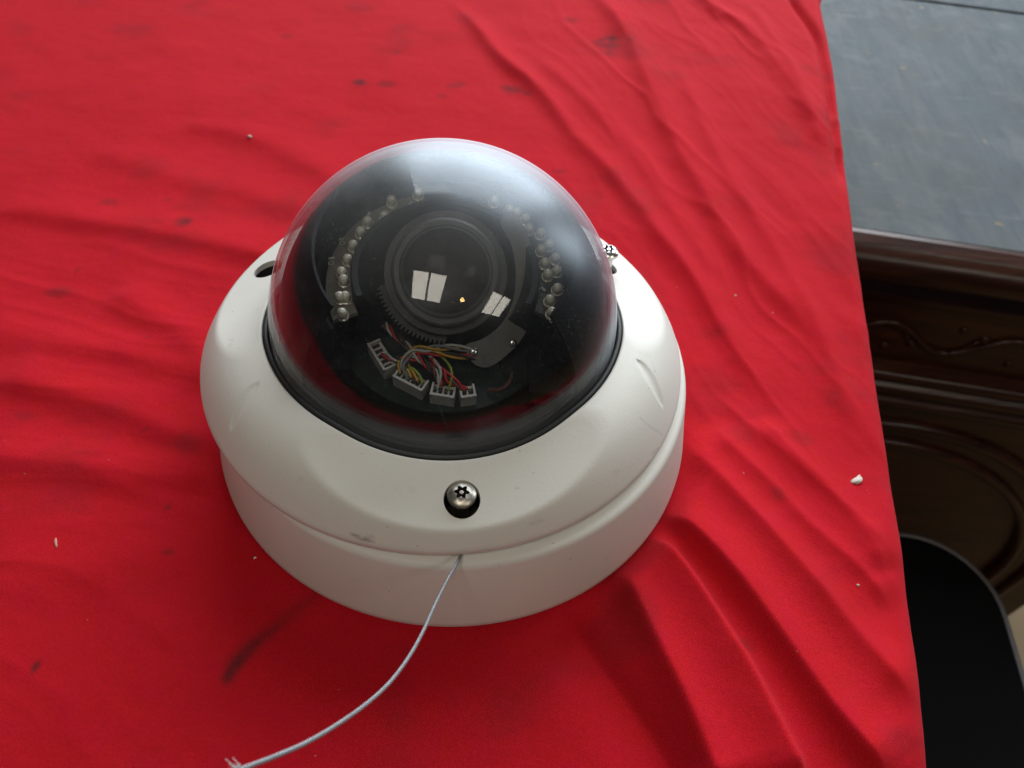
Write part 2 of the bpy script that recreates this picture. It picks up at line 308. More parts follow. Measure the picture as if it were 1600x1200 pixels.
def polydist(X, Y, P):
    """signed distance (left positive), parameter 0..1 along the line"""
    P = np.array([tuple(p)[:2] for p in P]); seg = np.linalg.norm(np.diff(P, axis=0), axis=1); cum = np.r_[0, np.cumsum(seg)]
    best = np.full(X.shape, 1e9); sg = np.zeros(X.shape); par = np.zeros(X.shape)
    for i in range(len(P)-1):
        ax, ay = P[i]; dx, dy = P[i+1]-P[i]; l2 = dx*dx+dy*dy
        t = np.clip(((X-ax)*dx+(Y-ay)*dy)/l2, 0, 1); qx, qy = X-ax-t*dx, Y-ay-t*dy; d = np.hypot(qx, qy); m = d < best
        best = np.where(m, d, best); sg = np.where(m, np.sign(dx*qy-dy*qx), sg); par = np.where(m, (cum[i]+t*seg[i])/cum[-1], par)
    return best*np.where(sg == 0, 1, sg), par
EY = np.array([-400, -103, -78, -37, 30, 120, 170, 230, 272, 310, 355, 420, 700]); EX = np.array([100, 138.5, 143, 148.5, 156.5, 167, 174, 182, 188, 192, 196, 203, 238.])
def cloth_height(X, Y):
    wob = (fbm(X/30, Y/30, 3, 3)-.5)*7
    Z = np.zeros_like(X)
    for k, (A, wl, wr) in FP.items():
        P = [Vector((*p, 0)) for p in FOLDS[k]]; P = catmull(P, 3)
        q = np.array(P); bx = (X > q[:, 0].min()-55) & (X < q[:, 0].max()+55) & (Y > q[:, 1].min()-55) & (Y < q[:, 1].max()+55)
        if not bx.any(): continue
        d = np.full(X.shape, 1e3); t = np.zeros(X.shape); d[bx], t[bx] = polydist(X[bx], Y[bx], P); d = d + wob*(.12 if k[0] == 'g' else .3)
        w = np.where(d > 0, wl, wr)
        w = w*dict(f=.85, g=1., h=1.1)[k[0]]
        prof = np.exp(-(np.abs(d)/w)**dict(f=1.7, g=1.3, h=1.8)[k[0]])
        Z += dict(f=1.2, g=1.65, h=.95)[k[0]]*A*prof*sstep(0, .16, t)*sstep(0, .12, 1-t)*(.75+.5*fbm(X/45+9, Y/45, 11, 2))
    for (ux, uy), m, A in (((.44, -.9), sstep(-10, 70, X+.05*Y)*(.35+.65*sstep(-40, 30, Y)), .62), ((.98, -.18), sstep(10, -60, X)*sstep(150, 60, Y), .34)):     # fine stretched wrinkles
        al, pe = X*ux+Y*uy, -X*uy+Y*ux; pe = pe + (fbm(X/55, Y/55, 44, 2)-.5)*22
        for sc, k, sd in ((21, 1., 51), (9, .35, 52)):
            n_ = fbm(pe/sc, al/(sc*7), sd, 2); Z += A*k*m*np.clip(1-np.abs(2*n_-1)*3.2, 0, 1)**1.6
    Z += (fbm(X/60, Y/60, 5, 3)-.5)*3.0 + (fbm(X/14, Y/14, 6, 3)-.5)*.55
    r = np.hypot(X, Y)
    out = sstep(75, 88, r)
    return Z*out + .0*(1-out) - .6*(1-out)
def build_cloth():
    front = np.r_[np.arange(420, 20, -14.), np.arange(20, 0, -2.)]             # the cloth hangs down over the near table edge
    yy = np.r_[np.full(len(front), -168.)-2*np.sin(front/40), np.arange(-168, -140, 4.), np.arange(-140, 60, .85), np.arange(60, 370, 1.5), np.arange(370, 700, 8.)]
    fdrop = np.r_[front, np.zeros(len(yy)-len(front))]
    tt = np.r_[np.arange(700, 470, -10.), np.arange(470, 240, -1.7), np.arange(240, 0, -.85), 0.]
    rad = 7.; arc = np.linspace(0, math.pi/2, 9)[1:]; drop = np.r_[np.linspace(3, 60, 14), np.linspace(75, 420, 24)]
    nx = len(tt)+len(arc)+len(drop); ny = len(yy)
    X = np.zeros((ny, nx)); Y = np.repeat(yy[:, None], nx, 1); Z = np.zeros((ny, nx)); xe = np.interp(yy, EY, EX)
    xe = np.convolve(np.pad(xe, 12, mode='edge'), np.ones(25)/25, 'valid')
    X[:, :len(tt)] = xe[:, None]-rad-tt[None]
    for j, a in enumerate(arc): X[:, len(tt)+j] = xe-rad+rad*math.sin(a); Z[:, len(tt)+j] = -rad+rad*math.cos(a)
    for j, d in enumerate(drop):
        wv = np.sin(yy/31+.7*np.sin(yy/57))*.06+np.sin(yy/17+2)*.02-.03
        X[:, len(tt)+len(arc)+j] = xe+wv*d; Z[:, len(tt)+len(arc)+j] = -rad-d
    H = cloth_height(X, Y); k = np.ones(nx); k[len(tt):] = np.r_[np.cos(arc)**.5, np.zeros(len(drop))]
    Z += H*k*(fdrop[:, None] == 0)
    Z = np.maximum(Z-fdrop[:, None], -425)
    st = np.zeros_like(X); n1 = fbm(X/7, Y/7, 21, 4)
    for (sx, sy, rx, ry), a in zip(STAINS, STK):
        q = np.sqrt(((X-sx)/rx)**2+((Y-sy)/ry)**2)+(n1-.5)*1.4
        st = np.maximum(st, a*sstep(1.15, .2, q))
    d, t = polydist(X, Y, STREAK); st = np.maximum(st, .75*np.exp(-(np.abs(d)/(1.2+1.6*n1))**2)*(.35+.65*sstep(.2, .9, t)))
    st = np.maximum(st, .20*sstep(.56, .8, fbm(X/30, Y/24, 33, 5))) + .0
    V = np.stack([X, Y, Z], -1).reshape(-1, 3)*MM
    i = np.arange(ny-1)[:, None]*nx+np.arange(nx-1)[None]; Fq = np.stack([i, i+1, i+nx+1, i+nx], -1).reshape(-1, 4)
    me = bpy.data.meshes.new('red_tablecloth'); me.vertices.add(len(V)); me.vertices.foreach_set('co', V.ravel())
    me.loops.add(Fq.size); me.loops.foreach_set('vertex_index', Fq.ravel().astype(np.int32)); me.polygons.add(len(Fq)); me.polygons.foreach_set('loop_start', np.arange(0, Fq.size, 4, dtype=np.int32))
    me.update(); me.validate()
    at = me.attributes.new('stain', 'FLOAT', 'POINT'); at.data.foreach_set('value', st.ravel().astype(np.float32))
    o = link('red_tablecloth', me, M['cloth'])
    tag(o, 'wrinkled red cotton cloth with dark smudges covering the whole table', 'tablecloth')
    return o
build_cloth()

# ------------------------------------------------------------------ dome camera
cam_root = empty('dome_camera'); tag(cam_root, 'white dome security camera with clear bubble, lying on the red cloth', 'security camera')
TX, TY, OX, OY, HP = -.031715, -.00655, -3.801, 3.8883, 40.
MT = Matrix.Rotation(TY, 3, 'Y') @ Matrix.Rotation(TX, 3, 'X')
def TL(p): return MT @ (Vector(p)-Vector((0, 0, HP))) + Vector((OX, OY, HP))
S = Vector((-3.812, 3.942, 41.70)); RS = 52.46
# base: slightly drafted round back box
b = MB(); b.lathe([(60, .2), (76.6, .2), (77.8, .6), (78.3, 1.8), (78.2, 4), (75.6, 17), (73.6, 27.5), (73.1, 28.8), (72.0, 29.4), (62, 29.4)], 220)
base = b.build('base', M['white'], cam_root, sharp=60)
# cover: convex shell, three flat facets at the screws, two finger dents
SCR = [math.radians(a) for a in (-79.1, 32.3, 164.)]
R0, R1 = 54.4, 75.0
def prof(r):
    t = np.clip((R1-r)/(R1-R0), 0, 1); return 31.0+15.0*(1-(1-t)**2.5)
def facet(x, y):
    z = np.full(np.shape(x), 1e3)
    for a in SCR: z = np.minimum(z, 42.3-.36*(x*math.cos(a)+y*math.sin(a)-R0))
    return z
def smin(a, b, k=.75):
    h = np.clip(.5+.5*(b-a)/k, 0, 1); return b*(1-h)+a*h-k*h*(1-h)
DENT = [((-53, -46.7), (-47.1, -36.3)), ((58.2, -14.9), (66.6, -24.7))]
SCUFF = [[(-15.6, -72.4), (-13.9, -73.0), (-12.4, -73.0)], [(-14.2, -73.3), (-11.0, -73.7), (-8.8, -73.9)], [(-12.0, -73.3), (-9.2, -73.3)]]
FAINT = [[(59, -33), (62.5, -33.2), (67.3, -31.6)], [(66.0, -35.4), (63.8, -38.6)], [(30, -66.4), (33.5, -64.6)], [(-61.7, -17.9), (-60.9, -19.2), (-60.4, -18.2), (-59.4, -19.8)], [(-60.3, -20.4), (-59.2, -21.2), (-59.9, -21.9), (-60.6, -21.2), (-60.2, -20.4)], [(25.5, -58.9), (26.5, -58.7)], [(-30, -62), (-29, -62.3)], [(52, -49.4), (53.5, -48)]]
def cover_z(x, y):
    r = np.hypot(x, y); z = smin(prof(r), facet(x, y))
    for (a, c) in DENT:
        d, t = polydist(x, y, [a, c]); L = math.dist(a, c)
        wid = 2.3*np.sqrt(np.clip(1-(2*t-1)**2, 0.02, 1)); z = z-.5*np.clip(1-(np.abs(d)/wid)**2, 0, 1)**1.5
    return z
def build_cover():
    NA = 1000; rr = np.r_[R0, R0+.25, R0+.6, np.linspace(R0+1.0, R1-1.2, 42), R1-.8, R1-.5, R1-.25, R1-.08, R1]
    th = np.arange(NA)*2*math.pi/NA; RR, TH = np.meshgrid(rr, th, indexing='ij'); X, Y = RR*np.cos(TH), RR*np.sin(TH); Z = cover_z(X, Y)
    Z[0] -= .45; Z[1] -= .12
    rows = [(X[i], Y[i], Z[i]) for i in range(len(rr))]
    lip = Z[0]
    def ringz(r, z): return (r*np.cos(th), r*np.sin(th), z+0*th)
    rows += [ringz(R1+.15, 30.2), ringz(R1+.1, 29.4), ringz(R1-.5, 28.9), ringz(R1-1.8, 28.9)]
    inner = [(ri*np.cos(th), ri*np.sin(th), cover_z(ri*np.cos(th), ri*np.sin(th))-2.2) for ri in (R1-2.2, R1-4, 68, 64, 60, 57, R0+.05)]
    rows += inner
    n = len(rows); V = np.stack([np.stack(q, -1) for q in rows]).reshape(-1, 3)
    Vt = np.array([tuple(TL(p)) for p in V])
    F = []
    for j in range(n):
        jn = (j+1) % n
        i = np.arange(NA); k = (i+1) % NA
        F.append(np.stack([j*NA+i, jn*NA+i, jn*NA+k, j*NA+k], -1))
    F = np.concatenate(F)
    me = bpy.data.meshes.new('cover'); me.from_pydata((Vt*MM).tolist(), [], F.tolist()); me.update()
    bm = bmesh.new(); bm.from_mesh(me); bmesh.ops.recalc_face_normals(bm, faces=bm.faces); bm.to_mesh(me); bm.free()
    sc = np.zeros(len(V)); x, y = V[:, 0], V[:, 1]; top = np.arange(len(V)) < (len(rr)+2)*NA
    for P in SCUFF: d, t = polydist(x, y, P); sc = np.maximum(sc, .5*np.exp(-(d/.2)**2)*(.25+.75*np.sin(t*math.pi)))
    for P in FAINT: d, t = polydist(x, y, P); sc = np.maximum(sc, .22*np.exp(-(d/.22)**2)*(.4+.6*rng.random(len(d))))
    sc = np.maximum(sc, np.where(np.hypot(x, y) > R1-.3, .14*fbm(x/6+50, y/6+50, 71, 3), 0))
    at = me.attributes.new('scuff', 'FLOAT', 'POINT'); at.data.foreach_set('value', (sc*top).astype(np.float32))
    tmp = bpy.data.objects.new('tmp_cover', me); C.objects.link(tmp)
    cut = MB()
    for a, rad in zip(SCR, (64.4, 59.2, 63.2)):
        c = (rad*math.cos(a), rad*math.sin(a), 0)
        hr_ = 4.1 if rad < 60 else 4.75; cut.lathe([(hr_, 25), (hr_, 60)], 56, c, cap0=True, cap1=True)
    co = cut.build('tmp_cut', M['rubber'], frame=TL, smooth=False)
    md = tmp.modifiers.new('b', 'BOOLEAN'); md.object = co; md.operation = 'DIFFERENCE'; md.solver = 'EXACT'
    bpy.context.view_layer.update(); dg = bpy.context.evaluated_depsgraph_get()
    me2 = bpy.data.meshes.new_from_object(tmp.evaluated_get(dg)); me2.name = 'cover'
    bpy.data.objects.remove(tmp); bpy.data.objects.remove(co)
    me2.materials.clear()
    me2.polygons.foreach_set('material_index', [0]*len(me2.polygons))
    o = link('cover', me2, M['white'], cam_root); me2.set_sharp_from_angle(angle=math.radians(38))
    return o
cover = build_cover()
# dark screw wells inside the cover, screws in them
for i, (a, rad, zt, mt) in enumerate(zip(SCR, (64.4, 59.2, 63.2), (41.0, 48.6, 33.0), ('steel', 'bright', 'steel'))):
    ca, sa = math.cos(a), math.sin(a); o = (rad*ca, rad*sa, 0)
    w_ = MB(); wr_ = 4.9 if i != 1 else 4.25; w_.lathe([(wr_, 37.0), (wr_, 30), (2.2, 29.6)], 48, o)
    w_.build('screw_well', M['rubber'], cover, frame=TL)
    star = lambda t: 1.72+.38*math.cos(6*t)
    hr = 3.75 if i != 1 else 3.4
    so = (rad*ca - (.9*ca if i == 0 else 0), rad*sa - (.9*sa if i == 0 else 0), zt)
    sm = MB(); dome_z = lambda r: -2.3*(1-math.sqrt(max(0, 1-(r/(hr*1.12))**2)))*1.0
    p = [(.001, -.35), (.55, -.35), (.60, -.5), (.60, -2.4), (star, -2.4), (star, dome_z(1.9)), (lambda t: star(t)+.12, dome_z(2.0)+.03), (2.62, dome_z(2.62)), (2.9, dome_z(2.9)), (3.3, dome_z(3.3)), (hr*.9, dome_z(hr*.9)), (hr*.97, dome_z(hr*.97)), (hr, dome_z(hr)), (hr, dome_z(hr)-1.1), (hr*.93, dome_z(hr)-1.4), (2.0, dome_z(hr)-1.4), (2.0, dome_z(hr)-9)]
    sm.lathe(p, 72, so)
    for fi in range(2*72, 5*72): sm.M[fi] = 1          # drive recess, shade put into its dark colour
    sc = sm.build('screw', [M[mt], M['recess_shade']], cam_root, frame=TL, sharp=40)
    if i == 1: sc['label'] = 'bright loose screw standing proud of the cover'
# gasket round the bubble, following the wavy lip of the cover
def lipz(t): return float(cover_z(np.array([R0*math.cos(t)]), np.array([R0*math.sin(t)]))[0])
gp = []
g = MB(); n = 240; V = []; F = []
for i in range(n):
    t = 2*math.pi*i/n; z = lipz(t)
    for k in range(8):
        q = 2*math.pi*k/8; V.append(((R0-1.05+.75*math.cos(q))*math.cos(t), (R0-1.05+.75*math.cos(q))*math.sin(t), z-.75+.75*math.sin(q)))
for i in range(n):
    for k in range(8): F.append((i*8+k, ((i+1) % n)*8+k, ((i+1) % n)*8+(k+1) % 8, i*8+(k+1) % 8))
g.add(V, F); g.build('gasket', M['rubber'], cam_root, frame=TL, sharp=None)
# bubble: real shell with an outer and an inner face
d_ = MB(); pr = []
Zl = MT @ Vector((0, 0, 1)); Xl = MT @ Vector((1, 0, 0)); Yl = MT @ Vector((0, 1, 0))
for k in range(49): q = math.radians(90-90*k/48); pr.append((max(.01, RS*math.cos(q)), RS*math.sin(q)))
pr += [(RS, -3), (RS, -6)]; ri = RS-.9
pr += [(ri, -6), (ri, -3)] + [(max(.01, ri*math.cos(math.radians(90*k/48))), ri*math.sin(math.radians(90*k/48))) for k in range(49)]
d_.lathe(pr, 128, S, Xl, Yl, Zl)
dome = d_.build('dome_bubble', M['dome'], cam_root, sharp=60)
dome['label'] = 'clear dusty plastic bubble over the lens'

# ------------------------------------------------------------------ inside the bubble
B0_ = Vector((.091013, -.671935, .734996)); A_ = Vector((.031493, -.162015, .986286)); Ua = Vector((.996309, .08392, -.018027)); Wa = Vector((-.079849, .983213, .16406))
def MF(p): return S + Ua*p[0] + Wa*p[1] + A_*p[2]
m_ = MB()
# floor and wall of the black cup
m_.lathe([(.01, -9), (49.6, -9), (50.0, -5), (50.2, 0), (49.2, 1.5)], 96, S, Xl, Yl, Zl)
# black shroud over the upper part: outer slope, groove for the LEDs, inner slope
def arc_sweep(mb, prof2, a0, a1, n=70, m=0):
    V = []; k = len(prof2)
    for i in range(n+1):
        t = math.radians(a0+(a1-a0)*i/n)
        for r, z in prof2: V.append(MF((r*math.cos(t), r*math.sin(t), z)))
    F = [(i*k+j, (i+1)*k+j, (i+1)*k+(j+1) % k, i*k+(j+1) % k) for i in range(n) for j in range(k)]
    F += [tuple(range(k))[::-1], tuple(n*k+j for j in range(k))]
    mb.add(V, F, m)
arc_sweep(m_, [(35.4, 20.5), (36.2, 21.3), (38.5, 20.6), (44.5, 10), (48, -2), (34, -4), (34.8, 18)], -34, 214)
arc_sweep(m_, [(24.6, 23.0), (26.2, 23.4), (26.8, 22.6), (27.0, 18), (27, -4), (19.5, -4), (19.5, 10)], -24, 204)
V = []; F = []; na, nb = 72, 16
for i in range(na+1):
    t = math.radians(-38+256*i/na)
    for rl in (49.4, 48.4):
        for j in range(nb+1):
            ph = math.radians(46+54*j/nb); V.append(MF((rl*math.sin(ph)*math.cos(t), rl*math.sin(ph)*math.sin(t), rl*math.cos(ph))))
st_ = 2*(nb+1)
for i in range(na):
    for j in range(nb):
        a = i*st_+j; F += [(a, a+1, a+st_+1, a+st_), (a+nb+1, a+st_+nb+1, a+st_+nb+2, a+nb+2)]
    a = i*st_; F.append((a, a+st_, a+st_+nb+1, a+nb+1))
for i in (0, na): F += [(i*st_+j, i*st_+j+1, i*st_+nb+2+j, i*st_+nb+1+j) for j in range(nb)]
m_.add(V, F)
m_.box(MF((-34, -19, 3)), Ua*7, Wa*5, A_*3); m_.box(MF((33, -22, 2)), Ua*8, Wa*7, A_*4)
module = m_.build('camera_module', M['gloss'], cam_root, sharp=40)
module['label'] = 'black inner mount carrying the lens and lamps'
# silver LED boards in two crescents
LEDL = [(-10.1, 32.3), (-17.8, 28.3), (-24.0, 19.5), (-27.3, 10.1), (-29.5, 0.2), (-29.1, -8.4), (-27.8, -13.9), (-19.2, 21.9), (-25.7, 15.3), (-26.2, 4.5), (-26.4, -2.3), (-26.2, -7.8)]
LEDR = [(14.4, 32.6), (18.1, 27.1), (22.0, 28.2), (24.1, 19.9), (28.3, 19.0), (27.6, 12.0), (31.8, 9.2), (29.4, 2.9), (29.7, -6.1), (24.6, 25.2), (31.2, 14.6), (28.6, 7.2), (32.2, 4.6), (32.0, -2.0), (30.2, -10.4)]
for a0, a1 in ((104, 207), (-20, 72)):
    q = MB(); arc_sweep(q, [(27.0, 18.0), (34.0, 18.0), (34.0, 16.5), (27.0, 16.5)], a0, a1, 40); q.build('led_board', M['tray'] if a0 > 0 else M['barrel'], module)
led_me = None; LA = (A_*.6+B0_*.4).normalized(); LY = LA.cross(Ua).normalized()
for (x, y) in LEDL + LEDR:
    rr = math.hypot(x, y); t = math.atan2(y, x); rr = min(max(rr, 28.7), 33.2); x, y = rr*math.cos(t), rr*math.sin(t)
    if led_me is None:
        q = MB(); q.lathe([(1.75, 0), (1.75, .7), (1.45, .75)] + [(max(.01, 1.42*math.cos(math.radians(k*10))), 2.7+1.42*math.sin(math.radians(k*10))) for k in range(10)], 20, (0, 0, 0), Ua, LY, LA)
        q.lathe([(.5, .9), (1.05, 1.5), (1.15, 1.5), (1.2, .9)], 14, (0, 0, 0), Ua, LY, LA, m=1); q.box(LA*1.6+Ua*.2, Ua*.3, LY*.3, LA*.3, 2)
        o = q.build('led', [M['led'], M['bright'], M['yellow']], module, sharp=50); led_me = o.data
    else:
        o = bpy.data.objects.new('led', led_me); C.objects.link(o); o.parent = module
    p = MF((x, y, 18.05)); o.location = p*MM
# small parts between the LEDs: tiny chips on the board
for k in range(16):
    a = math.radians(random.choice([random.uniform(108, 205), random.uniform(-26, 68)])); r = random.choice((28.2, 31, 33.6))
    q = MB(); e = random.uniform(0, 3); X = Ua*math.cos(e)+Wa*math.sin(e); Y = A_.cross(X)
    q.box(MF((r*math.cos(a), r*math.sin(a), 18.3)), X*.8, Y*.4, A_*.25); q.build('chip_resistor', M['bright'] if k % 2 else M['nylon'], module, smooth=False)
def text(body, loc, size, X, Y, mat, parent):
    cu = bpy.data.curves.new('print', 'FONT'); cu.body = body; cu.size = size*MM; cu.align_x = 'CENTER'; cu.align_y = 'CENTER'
    o = bpy.data.objects.new('tmp', cu); C.objects.link(o); bpy.context.view_layer.update()
    me = bpy.data.meshes.new_from_object(o.evaluated_get(bpy.context.evaluated_depsgraph_get())); bpy.data.objects.remove(o)
    Zn = X.cross(Y); T_ = Matrix((X, Y, Zn)).transposed().to_4x4(); T_.translation = Vector(loc)*MM; me.transform(T_)
    me.name = 'board_print'; return link('board_print', me, M['print'], parent, smooth=False)
for body, (x, y), ang in (('D23', (30.2, -11.2), 105), ('D10', (33.6, 12.6), 75), ('D7', (-33.2, 5.0), 95), ('D15', (19.9, 30.5), 40), ('D3', (-31.0, 12.5), 110), ('150', (33.6, -1.5), 92)):
    t = math.radians(ang); X = Ua*math.cos(t)+Wa*math.sin(t); text(body, MF((x, y, 18.2 if math.hypot(x, y) < 34.8 else 18.2)), 2.3, X, A_.cross(X), M['print'], module)
# lens barrel facing the viewer
PL = Vector((-3.0, -.5, 64.3)); B_ = Vector((.091013, -.671935, .734996)); Lu = Vector((.991612, .129166, -.004706)); Lw = Vector((-.091775, .729259, .678055))
def LF(p): return PL + Lu*p[0] + Lw*p[1] + B_*p[2]
q = MB(); q.lathe([(11.6, -1.6), (11.9, -.3), (12.3, .25), (12.7, .1), (13.0, -.35), (13.3, -.1), (14.6, -.1), (15.2, -.5), (15.5, -1.2), (15.5, -6.5), (14.2, -7), (14.2, -20)], 96, PL, Lu, Lw, B_)
barrel = q.build('lens_barrel', M['barrel'], module, sharp=30)
q = MB(); q.lathe([(12.0, -1.7), (10, -.75), (8, -.05), (6, .45), (4, .8), (2, 1.0), (.01, 1.07)], 64, PL, Lu, Lw, B_); q.build('lens_glass', M['glass'], module, sharp=None)
q = MB(); q.lathe([(9.4, .25), (10.2, -.1), (10.2, .02), (9.4, .37)], 64, PL, Lu, Lw, B_)
# toothed focus ring
def gear_poly(r0, r1, nt):
    out = []
    for i in range(nt):
        for f, r in ((0, r0), (.25, r1), (.5, r1), (.75, r0)): t = 2*math.pi*(i+f)/nt; out.append((r*math.cos(t), r*math.sin(t)))
    return out
gpoly = gear_poly(19.4, 20.6, 96); nG = len(gpoly)
q = MB(); V = [LF((x, y, z)) for z in (-7.2, -10.2) for x, y in gpoly] + [LF((x*15.6/math.hypot(x, y), y*15.6/math.hypot(x, y), z)) for z in (-7.2, -10.2) for x, y in gpoly]
F = []
for i in range(int(nG*.53), int(nG*.75)):
    k = (i+1) % nG; F += [(i, k, nG+k, nG+i), (2*nG+i, 2*nG+k, k, i), (nG+i, nG+k, 3*nG+k, 3*nG+i)]
q.add(V, F); q.build('focus_gear', M['gear'], module, sharp=20)
q = MB(); q.lathe([(15.6, -3.6), (17.6, -3.6), (17.8, -4), (17.8, -7.0), (15.6, -7.0)], 96, PL, Lu, Lw, B_); q.build('focus_ring', M['black'], module, sharp=30)
# grey bracket plate with screws
PLT = [(17.5, 18.5), (22.2, 15.8), (25.4, 9.3), (27.9, -.1), (27.4, -9.5), (23.2, -19.0), (17.5, -25.1), (12.7, -28.1), (8.9, -27.5), (6.6, -24.7), (6.1, -21.3), (10.8, -19.6), (16.5, -15.2), (20.3, -7.7), (20.9, 1.7), (19.4, 9.2), (16.5, 14.8)]
pl = [(p.x, p.y) for p in catmull([Vector((*p, 0)) for p in PLT+PLT[:1]], 5)[:-1]]
q = MB(); q.extrude([(x*.965, y*.965) for x, y in pl], -5.2, -6.7, LF); plate = q.build('bracket_plate', M['grey'], module, sharp=30)
for (x, y), r in (((7.9, -22.8), 1.25), ((19.4, -20.2), 1.2), ((23.6, -7.3), 1.1)):
    q = MB(); q.lathe([(.01, -.35), (.35, -.4), (.36, .42), (r*.75, .36), (r, .1), (r, -.2)], 20, LF((x, y, -5.2)), Lu, Lw, B_); q.build('plate_screw', M['bright'], module, sharp=40)
q = MB(); q.lathe([(1.7, -.1), (1.5, .12), (1.2, .1), (1.1, -.4), (.01, -.4)], 24, LF((12.2, -24.8, -5.2)), Lu, Lw, B_); q.build('plate_rivet', M['grey'], module, sharp=40)
# motor block behind the plate
q = MB(); q.lathe([(.01, 3), (7, 3), (7.4, 2.5), (7.4, -6)], 40, MF((24, -16, -2)), Ua, Wa, A_); q.build('motor', M['black'], module)
# circuit board with connectors and wires
q = MB(); arc_sweep(q, [(14, 0), (33.5, 0), (33.5, -1.5), (14, -1.5)], 205, 330, 40); q.build('circuit_board', M['pcb'], module)
def connector(p0, p1, n):
    p0, p1 = Vector((*p0, 0)), Vector((*p1, 0)); c = (p0+p1)/2; e = (p1-p0); L = e.length; e.normalize(); nrm = Vector((-e.y, e.x, 0))
    X = Ua*e.x+Wa*e.y; Y = Ua*nrm.x+Wa*nrm.y; q = MB(); base_ = MF((c.x, c.y, 2.2))
    q.box(base_, X*(L/2), Y*2.1, A_*2.0, 0)
    q.box(base_-Y*1.75+A_*2.6, X*(L/2), Y*.35, A_*.9, 0)
    q.box(base_-X*(L/2-.3)+A_*2.5, X*.3, Y*2.1, A_*.7, 0); q.box(base_+X*(L/2-.3)+A_*2.5, X*.3, Y*2.1, A_*.7, 0)
    for i in range(n):
        s_ = -L/2+L*(i+.7)/(n+.4)
        q.box(base_+X*s_+A_*2.06+Y*.1, X*(L/n*.28), Y*1.1, A_*.12, 1)
        q.box(base_+X*s_+A_*2.3+Y*.2, X*.16, Y*.16, A_*.5, 2)
    q.build('wire_connector', [M['nylon'], M['dark'], M['bright']], module, smooth=False)
CON = [((-20.6, -13.6), (-15.0, -22.4), 5), ((-13.2, -23.4), (-4.6, -28.0), 6), ((-3.0, -28.6), (3.9, -29.6), 4), ((5.2, -29.5), (9.6, -28.6), 2)]
for a, b2, n in CON: connector(a, b2, n)
def wire(pts, mat, r=.42):
    q = MB(); q.tube([MF(p) for p in catmull(pts, 9)], r, 7); q.build('wire', M[mat], module, sharp=None)
def twist(pts, mats, rad=.65, turns=4, r=.42):
    P = catmull(pts, 12); up = Vector((0, 0, 1))
    for k, mt in enumerate(mats):
        out = []
        for i, p in enumerate(P):
            t = (P[min(i+1, len(P)-1)]-P[max(i-1, 0)]).normalized(); x = (up-t*up.dot(t)).normalized(); y = t.cross(x)
            a = 2*math.pi*(turns*i/len(P)+k/len(mats)); out.append(MF(p+x*(rad*math.cos(a))+y*(rad*math.sin(a))))
        q = MB(); q.tube(out, r, 7); q.build('wire', M[mt], module, sharp=None)
twist([(-19.5, -5.5, 3), (-17.5, -8, 5.5), (-13.4, -13, 7), (-7.8, -19, 7.5), (-2.5, -23.6, 6.5), (.3, -27.5, 5)], ['red', 'pale', 'brown', 'dark'], .75, 3.2)
twist([(-9.0, -25.4, 5), (-11.2, -22, 6.5), (-8.6, -18.2, 8.5), (-3.6, -17.6, 9), (1.5, -16.3, 8), (8.5, -15.4, 6), (13, -15, 4)], ['yellow', 'pale', 'greyw'], .7, 2.2)
twist([(-7.0, -26.6, 5), (-10.6, -20.5, 6), (-5.4, -18.2, 7.6), (1.5, -18.3, 7), (8.8, -17.6, 5), (14, -17, 3)], ['yellow', 'red', 'dark'], .6, 2.0)
twist([(-17.6, -17.8, 4.6), (-14.2, -19.5, 6), (-10.4, -20.2, 6.5), (-6, -19.4, 6.8)], ['red', 'dark', 'pale'], .6, 1.5)
twist([(-3.0, -19.6, 6.6), (-.5, -23, 7), (2.2, -26.6, 6.2), (7.2, -28.7, 5)], ['red', 'brown'], .55, 2)
wire([(-10.8, -24.6, 5), (-9, -22.6, 6), (-6.5, -24.8, 5.8), (-5.5, -27, 5)], 'green'); wire([(-12, -24, 5), (-12.6, -21, 6.4), (-9.6, -18.8, 7.6), (-6, -18, 8.6)], 'yellow')
wire([(-1.2, -28.6, 4.8), (-.4, -24.5, 7.5), (-2.4, -20.5, 7.2), (-6, -16.5, 6)], 'pale'); wire([(1.8, -28.8, 4.8), (2.8, -25, 7), (1.2, -20.5, 6.6), (-3, -16, 5)], 'green', .38)
wire([(6.4, -28.8, 4.8), (4.2, -26.4, 6.6), (.4, -23.4, 7), (-4, -19, 6)], 'red')
q = MB(); q.tube([MF(p) for p in catmull([(13.6, -26, 1), (17, -26.2, 2), (19.6, -23.8, 2.5), (20.4, -20.6, 2)], 8)], .6, 8); q.build('ribbon_end', M['brown'], module)

# ------------------------------------------------------------------ steel safety lanyard
WIRE = [(11.2, -62.5, 26.5), (9.9, -67.0, 29.0), (8.5, -74.6, 33.6), (7.3, -79.7, 37.0), (5.5, -88.9, 42.9), (4.2, -97.0, 48.0), (2.5, -104.5, 52.9), (.1, -111.5, 57.9), (-2.9, -117.1, 62.4), (-6.6, -122.4, 67.3), (-10.4, -127.0, 72.1), (-14.1, -130.5, 76.4), (-17.4, -133.3, 80.2), (-19, -134.6, 82)]
P = catmull(WIRE, 70); q = MB(); up = Vector((0, 0, 1)); acc = 0; frames = []
for i, p in enumerate(P):
    t = (P[min(i+1, len(P)-1)]-P[max(i-1, 0)]).normalized(); x = (up-t*up.dot(t)).normalized(); up = x
    if i: acc += (P[i]-P[i-1]).length
    frames.append((p, x, t.cross(x), acc))
for k in range(5):
    q.tube([p+(x*math.cos(2*math.pi*(s_/3.0+k/5))+y*math.sin(2*math.pi*(s_/3.0+k/5)))*.24 for p, x, y, s_ in frames], .19, 6)
lan = q.build('lanyard', M['cable'], cam_root, sharp=None); lan['label'] = 'thin grey twisted wire lanyard hanging out from under the cover'
